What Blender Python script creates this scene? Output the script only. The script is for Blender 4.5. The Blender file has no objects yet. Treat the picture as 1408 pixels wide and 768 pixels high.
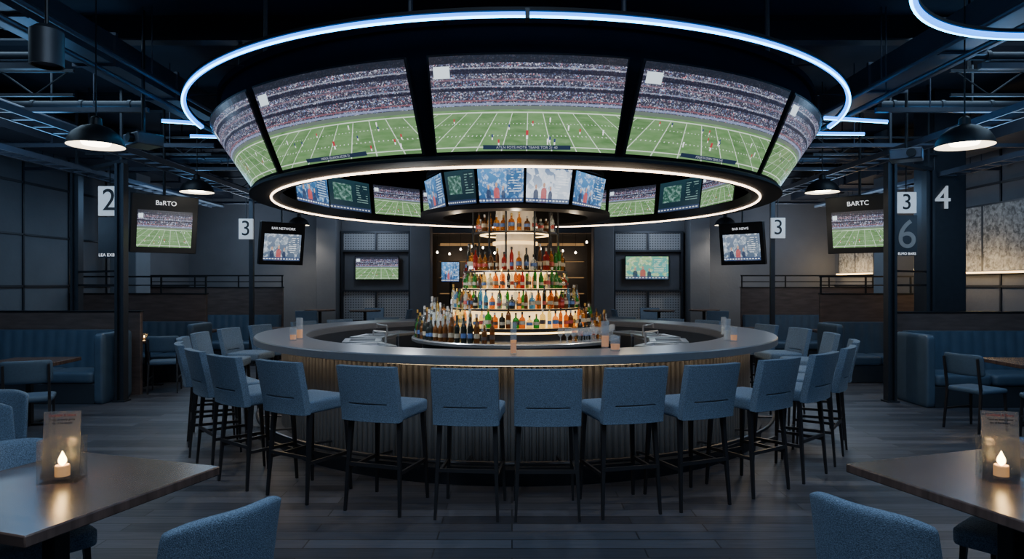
import bpy, math, random, bmesh
from mathutils import Vector, Matrix, Euler
random.seed(7)
S=bpy.context.scene; COL=S.collection
pi=math.pi; rad=math.radians
CX,CY=0.04,8.17
# ------------------------------------------------------------------ materials
class NT:
    def __init__(s,mat):
        s.t=mat.node_tree; s.n=s.t.nodes; s.l=s.t.links
    def m(s,op,a,b=None,c=None):
        nd=s.n.new('ShaderNodeMath'); nd.operation=op
        for i,v in enumerate((a,b,c)):
            if v is None: continue
            if isinstance(v,(int,float)): nd.inputs[i].default_value=v
            else: s.l.new(v,nd.inputs[i])
        return nd.outputs[0]
    def mix(s,f,a,b,mode='MIX'):
        nd=s.n.new('ShaderNodeMix'); nd.data_type='RGBA'; nd.blend_type=mode
        for i,v in ((0,f),(6,a),(7,b)):
            if isinstance(v,(int,float)): nd.inputs[i].default_value=v
            elif isinstance(v,tuple): nd.inputs[i].default_value=(*v,1)
            else: s.l.new(v,nd.inputs[i])
        return nd.outputs[2]
    def comb(t,a,c,d=0.0):
        cb=t.n.new('ShaderNodeCombineXYZ')
        for i,x in enumerate((a,c,d)):
            if isinstance(x,(int,float)): cb.inputs[i].default_value=x
            else: t.l.new(x,cb.inputs[i])
        return cb.outputs[0]
def newmat(name):
    m=bpy.data.materials.new(name); m.use_nodes=True
    return m,m.node_tree.nodes['Principled BSDF'],NT(m)
def M(name,col,rough=.5,metal=0,em=None,es=0,var=.2,scale=12,bump=0,bscale=60,spec=.5,stretch=None):
    m,b,t=newmat(name)
    tc=t.n.new('ShaderNodeTexCoord'); src=tc.outputs['Object']
    if stretch:
        mp=t.n.new('ShaderNodeMapping'); mp.inputs['Scale'].default_value=stretch
        t.l.new(src,mp.inputs[0]); src=mp.outputs[0]
    nz=t.n.new('ShaderNodeTexNoise'); nz.inputs['Scale'].default_value=scale; nz.inputs['Detail'].default_value=4
    t.l.new(src,nz.inputs['Vector'])
    lo=tuple(c*(1-var) for c in col); hi=tuple(min(1,c*(1+var)) for c in col)
    f=t.m('MULTIPLY_ADD',nz.outputs[0],2.2,-.6) if var>.3 else nz.outputs[0]
    t.l.new(t.mix(f,lo,hi),b.inputs['Base Color'])
    b.inputs['Roughness'].default_value=rough; b.inputs['Metallic'].default_value=metal
    b.inputs['Specular IOR Level'].default_value=spec
    if em:
        b.inputs['Emission Color'].default_value=(*em,1); b.inputs['Emission Strength'].default_value=es
    if bump:
        n2=t.n.new('ShaderNodeTexNoise'); n2.inputs['Scale'].default_value=bscale; t.l.new(src,n2.inputs['Vector'])
        bp=t.n.new('ShaderNodeBump'); bp.inputs['Strength'].default_value=bump; bp.inputs['Distance'].default_value=.01
        t.l.new(n2.outputs[0],bp.inputs['Height']); t.l.new(bp.outputs[0],b.inputs['Normal'])
    return m
def glass(name,col,fac=.35,rough=.08,body=.6):
    m,b,t=newmat(name)
    b.inputs['Base Color'].default_value=(*[c*body for c in col],1); b.inputs['Roughness'].default_value=rough
    nz=t.n.new('ShaderNodeTexNoise'); nz.inputs['Scale'].default_value=30
    tr=t.n.new('ShaderNodeBsdfTransparent'); tr.inputs[0].default_value=(*col,1)
    mx=t.n.new('ShaderNodeMixShader')
    f=t.m('MULTIPLY_ADD',nz.outputs[0],.04,fac-.02)
    t.l.new(f,mx.inputs[0]); t.l.new(tr.outputs[0],mx.inputs[1]); t.l.new(b.outputs[0],mx.inputs[2])
    t.l.new(mx.outputs[0],t.n['Material Output'].inputs[0])
    return m
def field_mat(name,u0=.5,k=7.0,seed=0.0,st=1.5,hz=.46,cs=(190,90)):
    m,b,t=newmat(name); comb=t.comb
    uv=t.n.new('ShaderNodeUVMap'); sp=t.n.new('ShaderNodeSeparateXYZ'); t.l.new(uv.outputs[0],sp.inputs[0])
    u,v=sp.outputs[0],sp.outputs[1]
    s=t.m('DIVIDE',t.m('SUBTRACT',u,u0),t.m('SUBTRACT',.97,v))
    lt=lambda a,w:t.m('LESS_THAN',a,w)
    ab=lambda a,c:t.m('ABSOLUTE',t.m('SUBTRACT',a,c))
    fr=lambda a:t.m('FRACT',a)
    line=lt(ab(fr(t.m('MULTIPLY_ADD',s,k,20.5)),.5),.022)
    stripe=lt(fr(t.m('MULTIPLY_ADD',s,k/2,20.0)),.5)
    h1=lt(ab(v,hz-.07),.006); h2=lt(ab(v,.045),.006)
    hs=t.m('MULTIPLY',t.m('MAXIMUM',lt(ab(v,.17),.006),lt(ab(v,.30),.004)),lt(fr(t.m('MULTIPLY',t.m('ADD',s,5),k*5)),.25))
    infield=lt(v,hz-.07)
    line=t.m('MULTIPLY',line,infield)
    W=t.m('MAXIMUM',t.m('MAXIMUM',line,h1),t.m('MAXIMUM',h2,hs))
    nz=t.n.new('ShaderNodeTexNoise'); nz.inputs['Scale'].default_value=1; nz.inputs['Detail'].default_value=5
    t.l.new(comb(t.m('MULTIPLY',u,10),t.m('MULTIPLY',v,22),seed),nz.inputs['Vector'])
    g=t.mix(stripe,(.070,.155,.055),(.092,.195,.072))
    f=t.m('MULTIPLY_ADD',nz.outputs[0],2.4,-.8);f.node.use_clamp=True
    g=t.mix(f,g,(.15,.255,.12))
    g=t.mix(t.m('MULTIPLY',W,.6),g,(.75,.85,.75))
    band=t.m('GREATER_THAN',v,hz-.04)
    g=t.mix(band,g,(.10,.13,.11))
    rr=random.Random(int(seed*10)+3)
    for i in range(13):
        ui=rr.uniform(.1,.92);vi=rr.uniform(.1,hz-.1);sc=.7+(hz-vi)*1.1
        if i==0: ui,vi,sc=.5,.2,1.6
        tor=t.m('MULTIPLY',lt(ab(u,ui),.0042*sc),lt(ab(v,vi),.017*sc))
        leg=t.m('MULTIPLY',lt(ab(u,ui),.0034*sc),lt(ab(v,vi-.028*sc),.014*sc))
        g=t.mix(leg,g,(.75,.75,.75))
        g=t.mix(tor,g,((.35,.03,.04),(.03,.04,.12),(.8,.8,.85))[i%3])
    vo=t.n.new('ShaderNodeTexVoronoi'); vo.inputs['Scale'].default_value=1
    t.l.new(comb(t.m('MULTIPLY',u,cs[0]),t.m('MULTIPLY_ADD',v,cs[1],seed)),vo.inputs['Vector'])
    s2=t.n.new('ShaderNodeSeparateColor'); t.l.new(vo.outputs['Color'],s2.inputs[0])
    br=t.m('POWER',s2.outputs[0],3.6)
    n3=t.n.new('ShaderNodeTexNoise'); n3.inputs['Scale'].default_value=1; n3.inputs['Detail'].default_value=6; n3.inputs['Roughness'].default_value=.65
    t.l.new(comb(t.m('MULTIPLY',u,14),t.m('MULTIPLY',v,38),seed+3),n3.inputs['Vector'])
    env=t.m('MULTIPLY_ADD',t.m('POWER',n3.outputs[0],3.5),6.5,.02)
    tint=t.mix(t.m('GREATER_THAN',s2.outputs[1],.82),(.60,.62,.76),(.60,.20,.24))
    tint=t.mix(t.m('GREATER_THAN',s2.outputs[2],.72),tint,(.26,.36,.70))
    base=t.mix(n3.outputs[0],(.008,.009,.02),(.05,.048,.075))
    cr=t.mix(t.m('MINIMUM',t.m('MULTIPLY',br,env),1.0),base,tint)
    for y0,hw,col,am in ((hz+.02,.012,(.22,.27,.45),.7),(hz+.055,.008,(.2,.08,.1),.7),(hz+.17,.016,(.012,.012,.025),.92),(hz+.20,.005,(.3,.35,.5),.5),(hz+.27,.009,(.18,.10,.13),.5),(hz+.35,.022,(.012,.012,.025),.92),(hz+.385,.005,(.35,.38,.48),.5),(.97,.045,(.010,.012,.02),.95)):
        cr=t.mix(t.m('MULTIPLY',lt(ab(v,y0),hw),am),cr,col)
    bb=t.m('MULTIPLY',lt(ab(u,.06),.042),lt(ab(v,.84),.06))
    cr=t.mix(bb,cr,(.6,.72,.8))
    out=t.mix(t.m('GREATER_THAN',v,hz),g,cr)
    b.inputs['Base Color'].default_value=(.01,.01,.01,1); b.inputs['Roughness'].default_value=.25
    t.l.new(out,b.inputs['Emission Color']); b.inputs['Emission Strength'].default_value=st
    return m
def prog_mat(name,bg0,bg1,c2,c3,seed=0,st=1.5,page=False):
    m,b,t=newmat(name)
    uv=t.n.new('ShaderNodeUVMap'); sp=t.n.new('ShaderNodeSeparateXYZ'); t.l.new(uv.outputs[0],sp.inputs[0]); u,v=sp.outputs[0],sp.outputs[1]
    lt=lambda a,w:t.m('LESS_THAN',a,w); ab=lambda a,c:t.m('ABSOLUTE',t.m('SUBTRACT',a,c))
    box=lambda uc,vc,hu,hv:t.m('MULTIPLY',lt(ab(u,uc),hu),lt(ab(v,vc),hv))
    o=t.mix(v,bg0,bg1)
    vo=t.n.new('ShaderNodeTexVoronoi'); vo.inputs['Scale'].default_value=1
    t.l.new(t.comb(t.m('MULTIPLY_ADD',u,11,seed),t.m('MULTIPLY_ADD',v,7,seed)),vo.inputs['Vector'])
    s2=t.n.new('ShaderNodeSeparateColor'); t.l.new(vo.outputs['Color'],s2.inputs[0])
    nz=t.n.new('ShaderNodeTexNoise'); nz.inputs['Scale'].default_value=1; nz.inputs['Detail'].default_value=7; nz.inputs['Roughness'].default_value=.65
    t.l.new(t.comb(t.m('MULTIPLY_ADD',u,14,seed),t.m('MULTIPLY_ADD',v,9,seed)),nz.inputs['Vector'])
    f=t.m('MULTIPLY_ADD',nz.outputs[0],5,-2.3);f.node.use_clamp=True
    inset=box(.32,.58,.22,.27) if page else 1.0
    pic=t.mix(f,c2,c3)
    if page: o=t.mix(inset,o,pic)
    else:
        o=t.mix(t.m('MULTIPLY',t.m('GREATER_THAN',s2.outputs[0],.45),.7),o,pic)
        for uc,r,h in((.22,.055,.36),(.40,.065,.42),(.55,.045,.33)):
            du=t.m('DIVIDE',ab(u,uc),r); dv=t.m('DIVIDE',t.m('MAXIMUM',t.m('SUBTRACT',v,h-.1),0.0),.12)
            body=lt(t.m('ADD',t.m('MULTIPLY',du,du),t.m('MULTIPLY',dv,dv)),1.0)
            o=t.mix(t.m('MULTIPLY',body,.9),o,(.02,.03,.07) if uc!=.4 else (.35,.06,.06))
            hu=t.m('DIVIDE',ab(u,uc),r*.42); hv=t.m('DIVIDE',ab(v,h+.09),.07)
            head=lt(t.m('ADD',t.m('MULTIPLY',hu,hu),t.m('MULTIPLY',hv,hv)),1.0)
            o=t.mix(head,o,(.40,.24,.18))
    rows=t.m('MULTIPLY',box(.80,.6,.14,.3),lt(t.m('FRACT',t.m('MULTIPLY',v,13)),.35))
    o=t.mix(t.m('MULTIPLY',box(.80,.6,.17,.33),.6),o,bg0)
    o=t.mix(t.m('MULTIPLY',t.m('MULTIPLY',rows,t.m('GREATER_THAN',s2.outputs[1],.3)),.6),o,c3)
    o=t.mix(t.m('MULTIPLY',lt(v,.13),.9),o,(.03,.05,.12))
    tk=t.m('MULTIPLY',lt(ab(v,.065),.018),lt(t.m('FRACT',t.m('MULTIPLY',u,13)),.6))
    o=t.mix(tk,o,(.6,.65,.7))
    b.inputs['Base Color'].default_value=(.01,.01,.01,1)
    t.l.new(o,b.inputs['Emission Color']); b.inputs['Emission Strength'].default_value=st
    return m

mBlack=M('black metal',(.014,.016,.02),.45,.5)
mDark=M('dark painted steel',(.032,.037,.048),.45,.4)
mCanopy=M('canopy matt black',(.006,.007,.010),.6,.0,spec=.2)
mDrape=M('canopy black felt',(.003,.004,.007),.95,.0,spec=.03)
mCeil=M('ceiling dark',(.03,.036,.052),.85)
mDuct=M('duct dark',(.07,.08,.11),.4,.5)
mConc=M('concrete',(.12,.13,.15),.85,0,var=.22,scale=1.6,bump=.3,bscale=14)
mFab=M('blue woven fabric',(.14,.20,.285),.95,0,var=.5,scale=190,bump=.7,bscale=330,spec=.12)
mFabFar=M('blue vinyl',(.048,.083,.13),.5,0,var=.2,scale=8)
mLeg=M('dark stained leg',(.018,.017,.019),.35)
mTop=M('bar top slate',(.13,.138,.158),.28,0,var=.15,scale=30)
mRib=M('ribbed zinc panel',(.135,.135,.14),.45,.35,var=.1,scale=6)
mSteel=M('brushed stainless',(.5,.52,.55),.3,.9,var=.1)
mWoodT=M('table walnut',(.075,.048,.040),.27,0,var=.35,scale=3,stretch=(1,10,1))
mBrown=M('brown partition wood',(.085,.06,.055),.5,0,var=.35,scale=3,stretch=(1,1,6))
mWhite=M('white sign',(.75,.78,.8),.5,0,em=(.8,.85,.9),es=.3)
mInk=M('black ink',(.01,.01,.012),.6)
mGreyNum=M('grey numeral',(.22,.22,.22),.6,em=(.5,.5,.5),es=.06)
mTextW=M('screen lettering',(.8,.8,.8),.5,em=(.9,.93,1),es=.8)
mTextG=M('caption lettering',(.4,.4,.4),.5,em=(.8,.85,.95),es=.45)
mNeon=M('blue neon core',(.3,.5,.9),.3,em=(.10,.60,1.0),es=13,var=0)
mNeonGlow=M('blue neon glow',(.02,.1,.6),.4,em=(.0,.22,1.0),es=4.2,var=0)  # emissive blue shell stands in for the halo around the neon
mWarmLED=M('warm led ring',(.9,.7,.5),.3,em=(1.0,.74,.52),es=8,var=0)
mLED2=M('warm under counter led',(.9,.7,.4),.3,em=(1.0,.72,.40),es=9,var=0)
mLED3=M('warm shelf led',(.9,.7,.4),.3,em=(1.0,.66,.28),es=4.5,var=0)
mShelfGlow=M('added shelf glow',(.6,.45,.25),.4,em=(1.0,.62,.26),es=.9,var=0)  # glowing shelf tops added to light the bottles from below
mBack=M('warm backlit panel',(.6,.45,.25),.5,em=(1.0,.66,.27),es=2.0,var=.0)
mBulb=M('lamp diffuser',(.9,.85,.7),.5,em=(1.0,.88,.68),es=14,var=0)
mFlame=M('candle flame',(1,.6,.2),.5,em=(1.0,.62,.22),es=45,var=0)
mWax=M('candle wax',(.75,.5,.3),.6,em=(1.0,.42,.10),es=.55)  # weak emission stands in for flame light inside the wax
mGlass=glass('clear glass',(.91,.94,.96),.17,.02,.10)
mShelf=M('steel shelf edge',(.035,.035,.04),.4,.7)
mCard=glass('menu card frosted acrylic',(.60,.63,.70),.5,.4,.25)
mRed=M('menu red ink',(.22,.05,.05),.6)
mCapB=M('bottle cap black',(.02,.02,.02),.4); mCapG=M('bottle cap gold',(.6,.4,.12),.3,.8); mCapW=M('bottle cap white',(.4,.4,.4),.4)
mLab=M('bottle label cream',(.36,.32,.24),.6,var=.3,scale=40); mLabD=M('bottle label dark',(.06,.04,.04),.6,var=.3,scale=40); mLabR=M('bottle label red',(.35,.05,.04),.6,var=.3,scale=40); mLabB=M('bottle label blue',(.06,.12,.3),.6,var=.3,scale=40)
mFloor,b,t=newmat('dark wood plank floor')
tc=t.n.new('ShaderNodeTexCoord'); mp=t.n.new('ShaderNodeMapping'); t.l.new(tc.outputs['Object'],mp.inputs[0])
bk=t.n.new('ShaderNodeTexBrick'); t.l.new(mp.outputs[0],bk.inputs[0])
bk.inputs['Scale'].default_value=1; bk.inputs['Brick Width'].default_value=1.3; bk.inputs['Row Height'].default_value=.14; bk.inputs['Mortar Size'].default_value=.005; bk.offset=.37
bk.inputs['Color1'].default_value=(.020,.024,.036,1); bk.inputs['Color2'].default_value=(.098,.102,.125,1); bk.inputs['Mortar'].default_value=(.004,.005,.007,1)
mp2=t.n.new('ShaderNodeMapping'); mp2.inputs['Scale'].default_value=(1.5,22,1); t.l.new(tc.outputs['Object'],mp2.inputs[0])
nz=t.n.new('ShaderNodeTexNoise'); nz.inputs['Scale'].default_value=2; nz.inputs['Detail'].default_value=6; t.l.new(mp2.outputs[0],nz.inputs['Vector'])
t.l.new(t.mix(t.m('MULTIPLY',nz.outputs[0],.5),bk.outputs[0],(.022,.025,.034)),b.inputs['Base Color'])
t.l.new(t.m('MULTIPLY_ADD',nz.outputs[0],.25,.30),b.inputs['Roughness'])
mGrille,b,t=newmat('perforated metal grille')
tc=t.n.new('ShaderNodeTexCoord'); vo=t.n.new('ShaderNodeTexVoronoi'); vo.inputs['Scale'].default_value=16; vo.inputs['Randomness'].default_value=0; t.l.new(tc.outputs['Object'],vo.inputs['Vector'])
t.l.new(t.mix(t.m('LESS_THAN',vo.outputs['Distance'],.33),(.36,.38,.41),(.04,.045,.055)),b.inputs['Base Color']); b.inputs['Roughness'].default_value=.5
mBrick,b,t=newmat('pale textured stone')
tc=t.n.new('ShaderNodeTexCoord')
nz=t.n.new('ShaderNodeTexNoise'); nz.inputs['Scale'].default_value=16; nz.inputs['Detail'].default_value=8; nz.inputs['Distortion'].default_value=.6; t.l.new(tc.outputs['Object'],nz.inputs['Vector'])
f=t.m('MULTIPLY_ADD',nz.outputs[0],2.6,-.9);f.node.use_clamp=True
t.l.new(t.mix(f,(.06,.065,.07),(.42,.44,.45)),b.inputs['Base Color'])

fC=field_mat('football broadcast centre',.5,7,0,1.7,.49)
fL=field_mat('football broadcast angled',.75,6,2.3,1.6,.48)
fR=field_mat('football broadcast reverse',.3,6,5.1,1.6,.48)
fS=field_mat('small football broadcast',.6,5,7.7,1.7,.55,(80,36))
pA=prog_mat('sports studio blue',(.010,.045,.13),(.06,.20,.42),(.05,.16,.38),(.65,.78,.92),1,1.9)
pE=prog_mat('sports studio deep blue',(.008,.025,.08),(.04,.14,.32),(.03,.12,.28),(.45,.62,.82),17.3,1.9)
pB=prog_mat('ice rink highlights',(.5,.57,.66),(.10,.16,.28),(.6,.68,.78),(.85,.88,.92),5.2,1.8)
pC=prog_mat('league table colours',(.05,.3,.33),(.18,.42,.26),(.35,.55,.2),(.85,.85,.6),9.4,1.3)
pD=prog_mat('dark statistics page',(.006,.02,.032),(.012,.04,.055),(.02,.08,.06),(.25,.42,.38),13.7,1.2,page=True)
pF=prog_mat('game pictures page',(.06,.09,.14),(.14,.18,.25),(.2,.26,.33),(.8,.85,.9),21.7,1.6,page=False)

# ------------------------------------------------------------------ mesh builder
class MB:
    def __init__(s): s.v=[];s.f=[];s.mi=[];s.weld=False
    def add(s,vs,fs,mi=0,T=None):
        o=len(s.v)
        for p in vs:
            p=Vector(p); s.v.append(tuple(T@p) if T is not None else tuple(p))
        for f in fs: s.f.append([i+o for i in f]); s.mi.append(mi)
        return s
    def box(s,c,d,mi=0,T=None):
        x,y,z=c; a,b_,e=d[0]/2,d[1]/2,d[2]/2
        vs=[(x+i*a,y+j*b_,z+k*e) for i in(-1,1) for j in(-1,1) for k in(-1,1)]
        return s.add(vs,[(0,1,3,2),(4,6,7,5),(0,4,5,1),(2,3,7,6),(0,2,6,4),(1,5,7,3)],mi,T)
    def cyl(s,p0,p1,r0,r1=None,n=14,mi=0):
        r1=r0 if r1 is None else r1
        p0=Vector(p0);p1=Vector(p1);d=(p1-p0).normalized()
        q=Vector((1,0,0)) if abs(d.x)<.9 else Vector((0,1,0))
        a=d.cross(q).normalized();b_=d.cross(a)
        vs=[];fs=[]
        for p,r in((p0,r0),(p1,r1)):
            for i in range(n):
                th=2*pi*i/n+pi/n; vs.append(p+a*(r*math.cos(th))+b_*(r*math.sin(th)))
        for i in range(n): j=(i+1)%n; fs.append((i,j,n+j,n+i))
        fs.append(tuple(range(n)));fs.append(tuple(range(2*n-1,n-1,-1)))
        return s.add(vs,fs,mi)
    def lathe(s,prof,a0=0,a1=360,n=48,mi=0,closed=True,rf=None,c=(0,0,0)):
        full=abs(a1-a0)>=359.99; m=len(prof); vs=[];fs=[]
        cnt=n if full else n+1
        for i in range(cnt):
            a=rad(a0+(a1-a0)*i/n)
            for r,z in prof:
                rr=rf(i,r,z) if rf else r
                vs.append((c[0]+rr*math.sin(a),c[1]-rr*math.cos(a),c[2]+z))
        mm=m if closed else m-1
        for i in range(n):
            i2=(i+1)%cnt
            for j in range(mm):
                j2=(j+1)%m
                fs.append((i*m+j,i2*m+j,i2*m+j2,i*m+j2))
        if closed and not full:
            fs.append(tuple(range(m)));fs.append(tuple(range((cnt-1)*m+m-1,(cnt-1)*m-1,-1)))
        return s.add(vs,fs,mi)
    def ring(s,r0,r1,z0,z1,a0=0,a1=360,n=96,mi=0,c=(0,0,0)):
        return s.lathe([(r0,z0),(r1,z0),(r1,z1),(r0,z1)],a0,a1,n,mi,True,None,c)
    def torus(s,r,z,t_,a0=0,a1=360,n=120,k=8,mi=0,c=(0,0,0)):
        return s.lathe([(r+t_*math.cos(2*pi*i/k),z+t_*math.sin(2*pi*i/k)) for i in range(k)],a0,a1,n,mi,True,None,c)
    def gridbox(s,nx,ny,nz,fn,mi=0):
        s.weld=True
        def face(na,nb,g):
            vs=[fn(*g(i/na*2-1,j/nb*2-1)) for i in range(na+1) for j in range(nb+1)]
            fs=[(i*(nb+1)+j,(i+1)*(nb+1)+j,(i+1)*(nb+1)+j+1,i*(nb+1)+j+1) for i in range(na) for j in range(nb)]
            s.add(vs,fs,mi)
        for sg in(-1,1):
            face(nx,ny,lambda a,b_:(a,b_,sg)); face(nx,nz,lambda a,b_:(a,sg,b_)); face(ny,nz,lambda a,b_:(sg,a,b_))
        return s
    def panel(s,xs,zs,holes,y0,y1,fn=None,mi=0):
        nx,nz=len(xs),len(zs); s.weld=True
        fn=fn or (lambda p:p); o=[]
        for y in(y0,y1):
            for x in xs:
                for z in zs: o.append(fn((x,y,z)))
        I=lambda k,i,j:k*nx*nz+i*nz+j
        fs=[];ex=lambda i,j:0<=i<nx-1 and 0<=j<nz-1 and (i,j) not in holes
        for i in range(nx-1):
            for j in range(nz-1):
                if not ex(i,j): continue
                fs.append((I(0,i,j),I(0,i+1,j),I(0,i+1,j+1),I(0,i,j+1)));fs.append((I(1,i,j),I(1,i,j+1),I(1,i+1,j+1),I(1,i+1,j)))
                for (di,dj,A,B) in((-1,0,(i,j),(i,j+1)),(1,0,(i+1,j),(i+1,j+1)),(0,-1,(i,j),(i+1,j)),(0,1,(i,j+1),(i+1,j+1))):
                    if not ex(i+di,j+dj): fs.append((I(0,*A),I(0,*B),I(1,*B),I(1,*A)))
        return s.add(o,fs,mi)
    def obj(s,name,mats,parent=None,loc=(0,0,0),rot=(0,0,0),bevel=0,sub=0,sharp=35,seg=2):
        me=bpy.data.meshes.new(name); me.from_pydata(s.v,[],s.f)
        if not isinstance(mats,(list,tuple)): mats=[mats]
        for m in mats: me.materials.append(m)
        me.polygons.foreach_set('material_index',s.mi)
        bm=bmesh.new();bm.from_mesh(me)
        if s.weld: bmesh.ops.remove_doubles(bm,verts=bm.verts,dist=1e-5)
        bmesh.ops.recalc_face_normals(bm,faces=bm.faces)
        for f in bm.faces: f.smooth=True
        bm.to_mesh(me);bm.free()
        if not sub: me.set_sharp_from_angle(angle=rad(sharp))
        o=bpy.data.objects.new(name,me);COL.objects.link(o)
        o.location=loc;o.rotation_euler=rot
        if parent: o.parent=parent
        if bevel:
            md=o.modifiers.new('bevel','BEVEL');md.width=bevel;md.segments=seg;md.limit_method='ANGLE'
        if sub:
            md=o.modifiers.new('subdivision','SUBSURF');md.levels=sub;md.render_levels=sub
        return o
def tag(o,label,cat,group=None,kind=None):
    if label:o['label']=label
    if cat:o['category']=cat
    if group:o['group']=group
    if kind:o['kind']=kind
    return o
def thing(name,label,cat,loc=(0,0,0),rot=(0,0,0),group=None):
    o=bpy.data.objects.new(name,None);COL.objects.link(o);o.location=loc;o.rotation_euler=rot;o.empty_display_size=.1
    return tag(o,label,cat,group)
def dup(src,loc,rz=None,scale=None,label=None,group=None):
    kids=list(src.children)
    o=src.copy();COL.objects.link(o);o.location=loc
    if rz is not None:o.rotation_euler=(0,0,rz)
    if scale:o.scale=scale
    if label:o['label']=label
    if group:o['group']=group
    def rec(a,b_):
        for c in a:
            k=list(c.children);cc=c.copy();COL.objects.link(cc);cc.parent=b_;rec(k,cc)
    rec(kids,o)
    return o
def struct(o): o['kind']='structure';return o
def text(body,size,mat,name,parent,loc,rot=(pi/2,0,0),ext=.002,sx=1):
    cu=bpy.data.curves.new('txt','FONT');cu.body=body;cu.size=size;cu.align_x='CENTER';cu.align_y='CENTER';cu.extrude=ext
    o=bpy.data.objects.new('txt',cu);COL.objects.link(o)
    dg=bpy.context.evaluated_depsgraph_get();me=bpy.data.meshes.new_from_object(o.evaluated_get(dg))
    bpy.data.objects.remove(o);me.materials.clear();me.materials.append(mat)
    q=bpy.data.objects.new(name,me);COL.objects.link(q);q.location=loc;q.rotation_euler=rot;q.scale=(sx,1,1)
    if parent:q.parent=parent
    return q
def light(kind,loc,power,col=(1,1,1),size=.1,rot=(0,0,0),spot=None,sy=None):
    l=bpy.data.lights.new('lamp_or_fill_light',kind);l.energy=power;l.color=col  # shared by real lamps and by added fill lights without a fixture
    if kind=='AREA':
        l.size=size
        if sy:l.shape='RECTANGLE';l.size_y=sy
    else:l.shadow_soft_size=size
    if spot:l.spot_size=rad(spot);l.spot_blend=.6
    o=bpy.data.objects.new('lamp_or_fill_light',l);COL.objects.link(o);o.location=loc;o.rotation_euler=rot
    return o
def screen_grid(fn,mat,parent,N=8,name='screen'):
    vs=[];fs=[];uvs=[]
    for i in range(N+1):
        for j in range(N+1):
            u,v=i/N,j/N
            vs.append(tuple(fn(u,v)));uvs.append((u,v))
    for i in range(N):
        for j in range(N): fs.append((i*(N+1)+j,(i+1)*(N+1)+j,(i+1)*(N+1)+j+1,i*(N+1)+j+1))
    me=bpy.data.meshes.new(name);me.from_pydata(vs,[],fs);me.materials.append(mat)
    ul=me.uv_layers.new(name='UVMap')
    for lp in me.loops: ul.data[lp.index].uv=uvs[lp.vertex_index]
    o=bpy.data.objects.new(name,me);COL.objects.link(o);o.parent=parent
    return o
def screen_obj(c4,mat,parent,off=Vector((0,0,0))):
    TL,TR,BR,BL=c4
    return screen_grid(lambda u,v:BL*(1-u)*(1-v)+BR*u*(1-v)+TL*(1-u)*v+TR*u*v+off,mat,parent)
mBar=M('score bar',(.02,.03,.06),.4,em=(.02,.035,.07),es=.8)
def score(parent,c,x,up,n,w,strip):
    R=Matrix((x,up,n)).transposed().to_4x4()
    sb=MB().add([x*a*w+up*b_*.018 for a,b_ in((-1,-1),(1,-1),(1,1),(-1,1))],[(0,1,2,3)]).obj('score_bar',mBar,parent,c)
    text(strip,.029,mTextG,'caption',sb,n*.003,R.to_euler(),.0005)
def P(a,r,z): a=rad(a);return Vector((CX+r*math.sin(a),CY-r*math.cos(a),z))
def curved_tv(t0,t1,b0,b1,rT,rB,zT,zB,mat,label,group,strip=None):
    def F(u,v,dr=0):
        a0=b0+(t0-b0)*v;a1=b1+(t1-b1)*v
        return P(a0+(a1-a0)*u,rB+(rT-rB)*v+dr,zB+(zT-zB)*v)
    cen=F(.5,.5)
    th=thing('television',label,'television',cen,group=group)
    MB().gridbox(16,1,2,lambda x,y,z:F((x*1.022+1)/2,(z*1.045+1)/2,-.006 if y<0 else -.04)-cen).obj('casing',mBlack,th)
    screen_grid(lambda u,v:F(u,v)-cen,mat,th,16)
    if strip:
        x=(F(.6,0)-F(.4,0)).normalized();up=(F(.5,1)-F(.5,0)).normalized();n=x.cross(up).normalized()
        up=n.cross(x)
        score(th,F(.5,.05)-cen+n*.022,x,up,n,.34,strip)
    return th
def quad_tv(c4,mat,label,group,depth=.05,bez=.018):
    cen=sum(c4,Vector())/4; L=[p-cen for p in c4];TL,TR,BR,BL=L
    n=(BL-TL).cross(TR-TL).normalized()
    th=thing('television',label,'television',cen,group=group)
    ex=[p+p.normalized()*bez*1.3 for p in L]
    bm_=MB();f=[p for p in ex];bk_=[p-n*depth for p in ex]
    bm_.add(f+bk_,[(0,1,2,3),(7,6,5,4),(0,4,5,1),(1,5,6,2),(2,6,7,3),(3,7,4,0)])
    bm_.obj('casing',mBlack,th)
    screen_obj(L,mat,th,n*.006)
    return th
def tv(w,h,loc,rz,tilt,mat,label,group='wall mounted sports televisions',depth=.06,name='television'):
    th=thing(name,label,'television',loc,(tilt,0,rz),group)
    MB().box((0,0,0),(w+.04,depth,h+.04)).obj('casing',mBlack,th,bevel=.006)
    a,b_=w/2,h/2;y=-depth/2-.004
    screen_obj([Vector((-a,y,b_)),Vector((a,y,b_)),Vector((a,y,-b_)),Vector((-a,y,-b_))],mat,th)
    return th

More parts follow.
